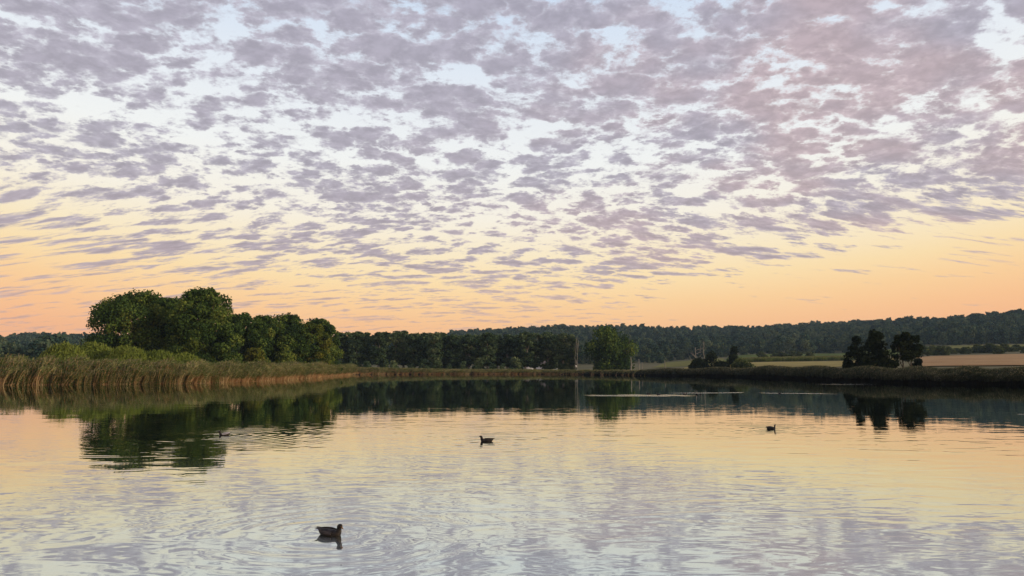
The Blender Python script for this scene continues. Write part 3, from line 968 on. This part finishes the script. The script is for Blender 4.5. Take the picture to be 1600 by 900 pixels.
def reed_clump(name, seed, H, stems, leaf_from, mats, lean=0.16, wid=0.9, leaf_len=0.75, leaves=6, plume=0.7):
    """a tuft of reed: leaning stalks, blades blown one way, feathery heads.  mats: stalk, blade, plume"""
    rng = np.random.default_rng(seed)
    Q, mi_, ti = [], [], []
    for s in range(stems):
        b = np.array([rng.normal() * wid * 0.5, rng.normal() * wid * 0.4, -0.2])
        h = H * (0.72 + 0.38 * rng.random())
        le = np.array([lean * (0.6 + 0.9 * rng.random()), rng.normal() * 0.08, 0])
        an = rng.random() * math.pi
        w = np.array([math.cos(an), math.sin(an), 0]) * 0.030
        pts = [b + le * h * f ** 1.6 + np.array([0, 0, h * f]) for f in (0, 0.4, 0.75, 1.0)]
        tn = rng.random()
        for a_, c_ in zip(pts[:-1], pts[1:]):
            Q.append([a_ - w, a_ + w, c_ + w * 0.8, c_ - w * 0.8]); mi_.append(0); ti.append(tn)
        for l in range(leaves):
            f = leaf_from + (1 - leaf_from) * rng.random()
            p = b + le * h * f ** 1.6 + np.array([0, 0, h * f])
            d = np.array([0.75 + 0.5 * rng.normal(), 0.5 * rng.normal(), 0.85 + 0.3 * rng.normal()])
            d /= np.linalg.norm(d)
            ll = leaf_len * (0.6 + 0.7 * rng.random())
            sd_ = np.cross(d, rng.normal(size=3)); sd_ /= np.linalg.norm(sd_) + 1e-9
            sd_ = sd_ * 0.035
            mid = p + d * ll * 0.5
            tip = p + d * ll * 0.95 + np.array([0.12 * ll, 0, -0.22 * ll])
            tn2 = rng.random() * 0.8 + 0.2 * f
            Q.append([p - sd_ * 0.5, p + sd_ * 0.5, mid + sd_, mid - sd_]); mi_.append(1); ti.append(tn2)
            Q.append([mid - sd_, mid + sd_, tip + sd_ * 0.1, tip - sd_ * 0.1]); mi_.append(1); ti.append(tn2)
        if rng.random() < plume:
            p = pts[-1]
            d = np.array([0.35 + 0.2 * rng.random(), 0.15 * rng.normal(), 0.8]); d /= np.linalg.norm(d)
            ll = 0.30 + 0.15 * rng.random()
            for q in range(2):
                sd_ = np.cross(d, rng.normal(size=3)); sd_ /= np.linalg.norm(sd_) + 1e-9
                sd_ *= 0.055
                Q.append([p - d * 0.03, p + d * ll * 0.45 + sd_, p + d * ll, p + d * ll * 0.45 - sd_]); mi_.append(2); ti.append(rng.random())
    return mesh_quads(name, np.array(Q), mats, mi_, ti)


ml = [M['stalk'], M['reedleaf'], M['plume']]
ml_a = [M['stalk'], M['reedleaf_deep'], M['plume']]
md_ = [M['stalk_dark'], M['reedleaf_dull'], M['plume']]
REED_A = [reed_clump('reed_leafy%d' % k, 500 + k, 3.1, 30, 0.12, ml_a, 0.20, leaves=11, plume=0.35) for k in range(4)]
REED_B = [reed_clump('reed_straw%d' % k, 510 + k, 3.1, 40, 0.76, ml, 0.44, leaves=4, plume=0.5) for k in range(4)]
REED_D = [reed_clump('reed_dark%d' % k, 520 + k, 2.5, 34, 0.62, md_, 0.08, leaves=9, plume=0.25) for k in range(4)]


def shore_points(px0, px1, depth, n, rng, near_bias=1.4):
    """random points in a belt behind the waterline, evenly along its length"""
    g = np.arange(px0, px1 + 0.01, 1.0)
    s = shore(g)
    X = np.array([tx(p) for p in g]) * s
    seg = np.concatenate([[0], np.cumsum(np.hypot(np.diff(X), np.diff(s)))])
    out_ = []
    for _ in range(n):
        q = np.interp(rng.random() * seg[-1], seg, g)
        D = float(shore(q)) + 0.25 + depth * rng.random() ** near_bias
        x = tx(q) * D
        out_.append((q, x, D, ground(q, D)))
    return out_


rng = np.random.default_rng(11)
pts, rots, scs, idx = [], [], [], []
for q, x, D, z in shore_points(-200, 549, 13, 7600, rng, 1.25):
    back = (D - float(shore(q)))
    tuft = math.sin(q * 0.31 + 1.7 * math.sin(q * 0.083)) * math.sin(D * 0.9 + q * 0.05)
    straw = 1 / (1 + math.exp(-(q - 330 + 70 * math.sin(q * 0.09)) / 28.0))
    if q < 260 and math.sin(q * 0.12 + 1.0) > 0.86: straw = 0.6
    isB = rng.random() < straw * (1.0 if back < 5 else 0.35)
    pts.append((x, D, max(z, -0.15)))
    rots.append((rng.normal() * 0.05, 0.10 * tuft + rng.normal() * 0.10, rng.normal() * 0.25))
    h = (0.70 + 0.42 * rng.random()) * np.interp(q, [-200, 60, 320, 420, 500, 549], [1.02, 0.97, 0.78, 0.75, 0.76, 0.64]) * (0.92 + 0.1 * math.sin(q * 0.13) + 0.10 * tuft)
    h *= 0.82 + 0.040 * min(back, 7)
    scs.append((h, h, h))
    idx.append((4 if isB else 0) + rng.integers(4))
scatter('reed_bed', pts, rots, scs, idx, REED_A + REED_B, 'tall reeds with straw stalks along the left shore')

pts, rots, scs, idx = [], [], [], []
for q, x, D, z in shore_points(545, 1010, 9, 2600, rng, 1.3):
    pts.append((x, D, max(z, -0.15)))
    rots.append((0, 0, rng.normal() * 0.4))
    h = (0.62 + 0.25 * rng.random()) * float(np.interp(q, [545, 800, 900, 1010], [0.60, 0.56, 0.48, 0.52]))
    scs.append((h * 1.2, h * 1.2, h))
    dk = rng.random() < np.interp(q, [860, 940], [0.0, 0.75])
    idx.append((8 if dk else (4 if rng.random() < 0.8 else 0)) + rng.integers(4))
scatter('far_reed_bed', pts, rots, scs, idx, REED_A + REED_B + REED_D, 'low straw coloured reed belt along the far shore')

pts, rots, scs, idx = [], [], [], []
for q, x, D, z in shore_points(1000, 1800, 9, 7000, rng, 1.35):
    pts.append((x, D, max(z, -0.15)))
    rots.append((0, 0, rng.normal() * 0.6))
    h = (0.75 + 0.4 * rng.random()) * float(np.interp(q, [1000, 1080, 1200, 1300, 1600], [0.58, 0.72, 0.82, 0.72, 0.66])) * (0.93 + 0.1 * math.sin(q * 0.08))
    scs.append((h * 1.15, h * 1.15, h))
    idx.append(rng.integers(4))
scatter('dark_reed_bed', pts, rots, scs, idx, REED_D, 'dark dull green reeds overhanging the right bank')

# maize strip behind the straw field
CORN = [reed_clump('maize%d' % k, 540 + k, 2.2, 12, 0.2, [M['reedleaf'], M['willow'], M['plume']], 0.02, 1.6, 0.8, 9, 0.6) for k in range(3)]
pts, rots, scs, idx = [], [], [], []
for k in range(2600):
    q = 1150 + 200 * rng.random()
    D = 462 + 26 * rng.random()
    pts.append((tx(q) * D, D, ground(q, D)))
    rots.append((0, 0, 6.28 * rng.random())); s = 0.9 + 0.3 * rng.random(); scs.append((s * 1.6, s * 1.6, s)); idx.append(rng.integers(3))
scatter('maize_crop', pts, rots, scs, idx, CORN, 'yellow green maize strip behind the straw field')

# woods covering the ridges
WV = []
for k in range(6):
    sh = ['round', 'round', 'round', 'column', 'dome', 'cone'][k]
    tm, cm = tree_meshes('wood%d' % k, 13.5, [9.5, 11, 8.5, 7, 11, 7][k], 600 + k, M['wood'], M['bark'], 0.15 if sh != 'dome' else 0.03, sh, 16, 900, 0.95, lobe_r=0.25)
    WV.append(cm)
pts, rots, scs, idx = [], [], [], []
base_px = [-700, 0, 200, 500, 700, 900, 1000, 1060, 1200, 1330, 1440, 1500, 1600, 2300]
base_D = [330, 330, 380, 520, 620, 600, 560, 650, 700, 690, 690, 700, 695, 690]
cnt = 0
while cnt < 17000:
    q = -420 + 2440 * rng.random()
    rd = float(ridge_D(q))
    b0 = float(np.interp(q, base_px, base_D))
    D = math.sqrt(b0 ** 2 + ((rd + 45) ** 2 - b0 ** 2) * rng.random())
    if rng.random() > D / (rd + 45) + 0.35: continue
    z = ground(q, D)
    pts.append((tx(q) * D, D, z - 0.3))
    rots.append((0, 0, 6.28 * rng.random()))
    s = (0.50 + 0.62 * rng.random() ** 1.5) * (1.0 + 0.08 * math.sin(q * 0.05 + D * 0.011) + 0.07 * math.sin(q * 0.017 - D * 0.02))
    if D > rd - 60: s *= 0.9
    scs.append((s, s, s * (0.9 + 0.25 * rng.random())))
    idx.append(rng.choice(6, p=[0.27, 0.22, 0.2, 0.1, 0.15, 0.06]))
    cnt += 1
scatter('hill_wood', pts, rots, scs, idx, WV, 'mixed wood covering the far ridges')
#==BIRDS==
# ------------------------------------------------------------------ water birds
def bird_mat(name, c1, c2, scale=40, rough=0.6):
    return plain_mat(name, c1, c2, scale, rough, 0.15, detail=3, stretch=(0.35, 1, 1), spec=0.3)


M['duck_body'] = bird_mat('brown_mottled_plumage', (0.005, 0.004, 0.003), (0.032, 0.024, 0.017), 26)
M['duck_wing'] = bird_mat('grey_brown_wing', (0.005, 0.004, 0.004), (0.085, 0.068, 0.060), 20)
M['duck_tail'] = bird_mat('dark_tail_feathers', (0.006, 0.005, 0.005), (0.03, 0.025, 0.021), 30)
M['bill_orange'] = plain_mat('dull_orange_bill', (0.154, 0.070, 0.021), (0.224, 0.112, 0.035), 30, 0.5)
M['bill_dark'] = plain_mat('dark_bill', (0.02, 0.018, 0.015), (0.05, 0.04, 0.03), 30, 0.5)
M['bill_white'] = plain_mat('white_bill', (0.55, 0.52, 0.48), (0.65, 0.62, 0.58), 30, 0.5)
M['black'] = bird_mat('sooty_black_plumage', (0.006, 0.006, 0.007), (0.018, 0.018, 0.020))
M['pale_wing'] = bird_mat('pale_grey_feathers', (0.16, 0.15, 0.16), (0.34, 0.32, 0.34), 24)
M['eye'] = plain_mat('dark_eye', (0.004, 0.004, 0.004), (0.008, 0.007, 0.006), 10, 0.1, spec=0.5)


def loft(pts, n=4, sides=14):
    """pts: (x, z, half width, half height) along a spine in the plane y=0"""
    P_ = np.array(pts, float)
    out_ = []
    for i in range(len(P_) - 1):
        p0, p1, p2, p3 = P_[max(i - 1, 0)], P_[i], P_[i + 1], P_[min(i + 2, len(P_) - 1)]
        for k in range(n):
            f = k / n
            out_.append(0.5 * (2 * p1 + (p2 - p0) * f + (2 * p0 - 5 * p1 + 4 * p2 - p3) * f ** 2 + (3 * p1 - p0 - 3 * p2 + p3) * f ** 3))
    out_.append(P_[-1])
    A = np.array(out_)
    V, F = [], []
    for i in range(len(A)):
        d = A[min(i + 1, len(A) - 1), :2] - A[max(i - 1, 0), :2]
        d = d / (np.linalg.norm(d) + 1e-9)
        up = np.array([-d[1], d[0]])
        for k in range(sides):
            an = 2 * math.pi * k / sides
            o_ = up * math.sin(an) * max(A[i, 3], 0.002)
            V.append((A[i, 0] + o_[0], math.cos(an) * max(A[i, 2], 0.002), A[i, 1] + o_[1]))
    m_ = len(A)
    for i in range(m_ - 1):
        for k in range(sides):
            a, b = i * sides + k, i * sides + (k + 1) % sides
            F.append((a, a + sides, b + sides, b))
    F.append(tuple(range(sides)))
    F.append(tuple(range((m_ - 1) * sides, m_ * sides))[::-1])
    return V, F


def turn(V, yaw, x0=0.15, z0=0.085, z1=0.15, px0=0.195):
    out_ = []
    for x, y, z in V:
        f = min(1, max(0, (z - z0) / (z1 - z0))) * (1 if x > x0 - 0.04 else 0)
        a = yaw * f
        xx, yy = x - px0, y
        out_.append((px0 + xx * math.cos(a) - yy * math.sin(a), xx * math.sin(a) + yy * math.cos(a), z))
    return out_


DUCK = [(-0.225, 0.105, .014, .008), (-0.19, 0.085, .048, .030), (-0.12, 0.055, .086, .066), (-0.02, 0.038, .108, .084), (0.08, 0.034, .102, .084),
        (0.142, 0.050, .078, .074), (0.174, 0.090, .054, .056), (0.184, 0.126, .042, .043), (0.190, 0.156, .039, .043), (0.204, 0.184, .042, .047),
        (0.232, 0.194, .038, .041), (0.256, 0.187, .020, .022)]
COOT = [(-0.205, 0.060, .016, .012), (-0.17, 0.060, .055, .045), (-0.10, 0.050, .090, .078), (-0.01, 0.044, .108, .096), (0.07, 0.040, .100, .090),
        (0.125, 0.055, .070, .070), (0.150, 0.10, .040, .042), (0.156, 0.145, .028, .029), (0.160, 0.180, .027, .029), (0.170, 0.205, .029, .032),
        (0.188, 0.212, .026, .028), (0.203, 0.206, .014, .016)]


def wing_mesh(name, s, mat, raise_=0.0):
    """folded wing: a flattened blade tapering to crossed primaries"""
    V, F = [], []
    L = np.linspace(0, 1, 10)
    sides = 10
    for f in L:
        x = 0.105 - 0.335 * f
        hh = 0.058 * math.sin(math.pi * min(1, 0.16 + 0.80 * f)) ** 0.7 * (1 - 0.35 * f)
        ww = 0.016 * math.sin(math.pi * min(0.98, 0.14 + 0.80 * f)) + 0.003
        cyy = s * (0.096 * (1 - 0.75 * f ** 2.2))
        cz = 0.075 + 0.040 * f + raise_ * f * 0.25
        for k in range(sides):
            an = 2 * math.pi * k / sides
            V.append((x, cyy + s * math.cos(an) * ww - s * math.sin(an) * hh * 0.45, cz + math.sin(an) * hh))
    for i in range(len(L) - 1):
        for k in range(sides):
            a, b = i * sides + k, i * sides + (k + 1) % sides
            F.append((a, b, b + sides, a + sides))
    F.append(tuple(range(sides))); F.append(tuple(range((len(L) - 1) * sides, len(L) * sides)))
    return mesh_py(name, V, F, [mat], None, True)


def bird(name, px, py, heading, spec, label, cat, scale=1.0, yaw=0.0, group=None, mats=None, dip=0.0, raise_=0.0, simple=False):
    """heading: degrees, 0 = to the right of the picture, 90 = away from the camera; py: row of the waterline"""
    c = at(px, py)
    o = empty(name, (c.x, c.y, -0.012 * scale), R(heading))
    o.scale = (scale * 1.04, scale, scale * (0.90 if spec is DUCK else 1.0))
    bm_, wm_, bl_ = mats
    V, F = loft(spec, 2 if simple else 4, 8 if simple else 14)
    link('body', mesh_py('bird_body', turn(V, yaw), F, [bm_], None, True), o)
    ex, ez = spec[-1][0], spec[-1][1]
    ln = 0.058 if spec is DUCK else 0.036
    V, F = loft([(ex - 0.008, ez, .015, .014), (ex + ln * .4, ez - .006 - dip * .3, .012, .008), (ex + ln * .8, ez - .013 - dip * .8, .0135, .0055), (ex + ln, ez - .015 - dip, .008, .003)], 2, 10)
    link('bill', mesh_py('bill', turn(V, yaw), F, [bl_], None, True), o)
    if simple:
        tag(o, label, cat, group)
        return o
    for s in (-1, 1):
        link('wing', wing_mesh('wing', s, wm_, raise_), o)
        V, F = loft([(ex - .036, ez + .010, .002, .002), (ex - .030, ez + .010, .005, .005), (ex - .024, ez + .010, .002, .002)], 2, 8)
        V = [(x, y + s * (0.029 if spec is DUCK else 0.023), z) for x, y, z in V]
        link('eye', mesh_py('eye', turn(V, yaw), F, [M['eye']], None, True), o)
    # tail: fanned pointed feathers
    V, F = [], []
    for k in range(-3, 4):
        a = k * 0.16
        b0 = Vector((spec[1][0], 0.010 * k, spec[1][1] + 0.016))
        tip = b0 + Vector((-math.cos(a) * 0.085, math.sin(a) * 0.085, 0.040 - 0.006 * abs(k)))
        sd_ = Vector((math.sin(a), math.cos(a), 0)) * 0.011
        n0 = len(V)
        mid = b0.lerp(tip, 0.6)
        for dzz in (0.002, -0.002):
            V += [b0 - sd_ + Vector((0, 0, dzz)), b0 + sd_ + Vector((0, 0, dzz)), mid + sd_ * 0.9 + Vector((0, 0, dzz)), tip + Vector((0, 0, dzz)), mid - sd_ * 0.9 + Vector((0, 0, dzz))]
        F += [(n0, n0 + 1, n0 + 2, n0 + 3, n0 + 4), (n0 + 9, n0 + 8, n0 + 7, n0 + 6, n0 + 5)]
        F += [(n0 + i, n0 + 5 + i, n0 + 5 + (i + 1) % 5, n0 + (i + 1) % 5) for i in range(5)]
    link('tail', mesh_py('tail', V, F, [M['duck_tail'] if spec is DUCK else M['black']]), o)
    tag(o, label, cat, group)
    return o


MALL = (M['duck_body'], M['duck_wing'], M['bill_orange'])
DARK = (M['duck_body'], M['duck_tail'], M['bill_dark'])
COOTM = (M['black'], M['black'], M['bill_white'])
bird('duck', 515, 835.5, -26, DUCK, 'brown mottled duck swimming right in the near water', 'duck', 0.93, R(-22), 'water birds', MALL, dip=0.012)
bird('duck', 761, 689.5, 176, DUCK, 'dark brown duck swimming left in the middle of the lake', 'duck', 1.0, R(0), 'water birds', DARK)
bird('duck', 351, 680, 200, DUCK, 'dark headed duck with pale grey wings in the grove reflection', 'duck', 0.86, R(20), 'water birds', (M['duck_body'], M['pale_wing'], M['bill_dark']), raise_=0.12)
bird('coot', 1205, 670.5, -30, COOT, 'single black coot on the pink water at the right', 'coot', 0.90, R(25), 'water birds', COOTM)
for i, (px, py, hd, lab) in enumerate([
        (1013.5, 616.0, 170, 'far coot, leftmost of those on the bright streak'),
        (1029.5, 617.0, 190, 'far coot, second from the left on the bright streak'),
        (1069.0, 616.0, 120, 'far coot, left of the close pair in the middle of the bright streak'),
        (1072.6, 616.0, 60, 'far coot, right of the close pair in the middle of the bright streak'),
        (1088.5, 616.5, 100, 'far coot, fifth from the left on the bright streak'),
        (1094.5, 616.5, 80, 'far coot, sixth from the left on the bright streak'),
        (1218.0, 615.0, 100, 'far coot alone at the right part of the bright streak')]):
    bird('coot', px, py, hd, COOT, lab, 'coot', 0.95, 0, 'far coots on the bright streak', COOTM, simple=True)

# ------------------------------------------------------------------ bits of leaf and reed drifting on the water
M['drift'] = leaf_mat('drifting_leaf_bits', [(0.0, (0.020, 0.016, 0.010)), (0.6, (0.07, 0.055, 0.03)), (1.0, (0.20, 0.16, 0.09))], trans=0.1)
n = 46
dp = np.zeros((n, 3))
for k in range(n):
    py = 625 + 275 * rng.random() ** 1.1
    c = at(1600 * rng.random(), py)
    dp[k] = (c.x, c.y, 0.006)
DQ = leaf_quads(dp, np.tile(np.array([0, 0, 30.0]), (n, 1)), 0.018, rng, 0.4)
DQ[:, :, 2] = 0.006
drift = link('drifting_leaves', mesh_quads('drifting_leaves', DQ, [M['drift']], None, rng.random(n)))
tag(drift, 'small dark leaf bits drifting on the water', kind='stuff')

# ------------------------------------------------------------------ evening haze over the land
hz, t, out = new_mat('evening_haze')
pv = t.node('ShaderNodeVolumePrincipled')
pv.inputs['Color'].default_value = (0.55, 0.78, 1.0, 1)
pv.inputs['Density'].default_value = 0.00008
pv.inputs['Anisotropy'].default_value = 0.0
t.l.new(pv.outputs[0], out.inputs['Volume'])
V, F = [], []
box(V, F, -3400, 3400, -80, 2450, -3.0, 140.0)
haze = link('haze', mesh_py('haze', V, F, [hz]))
tag(haze, 'thin bluish evening haze over the lake and hills', kind='stuff')
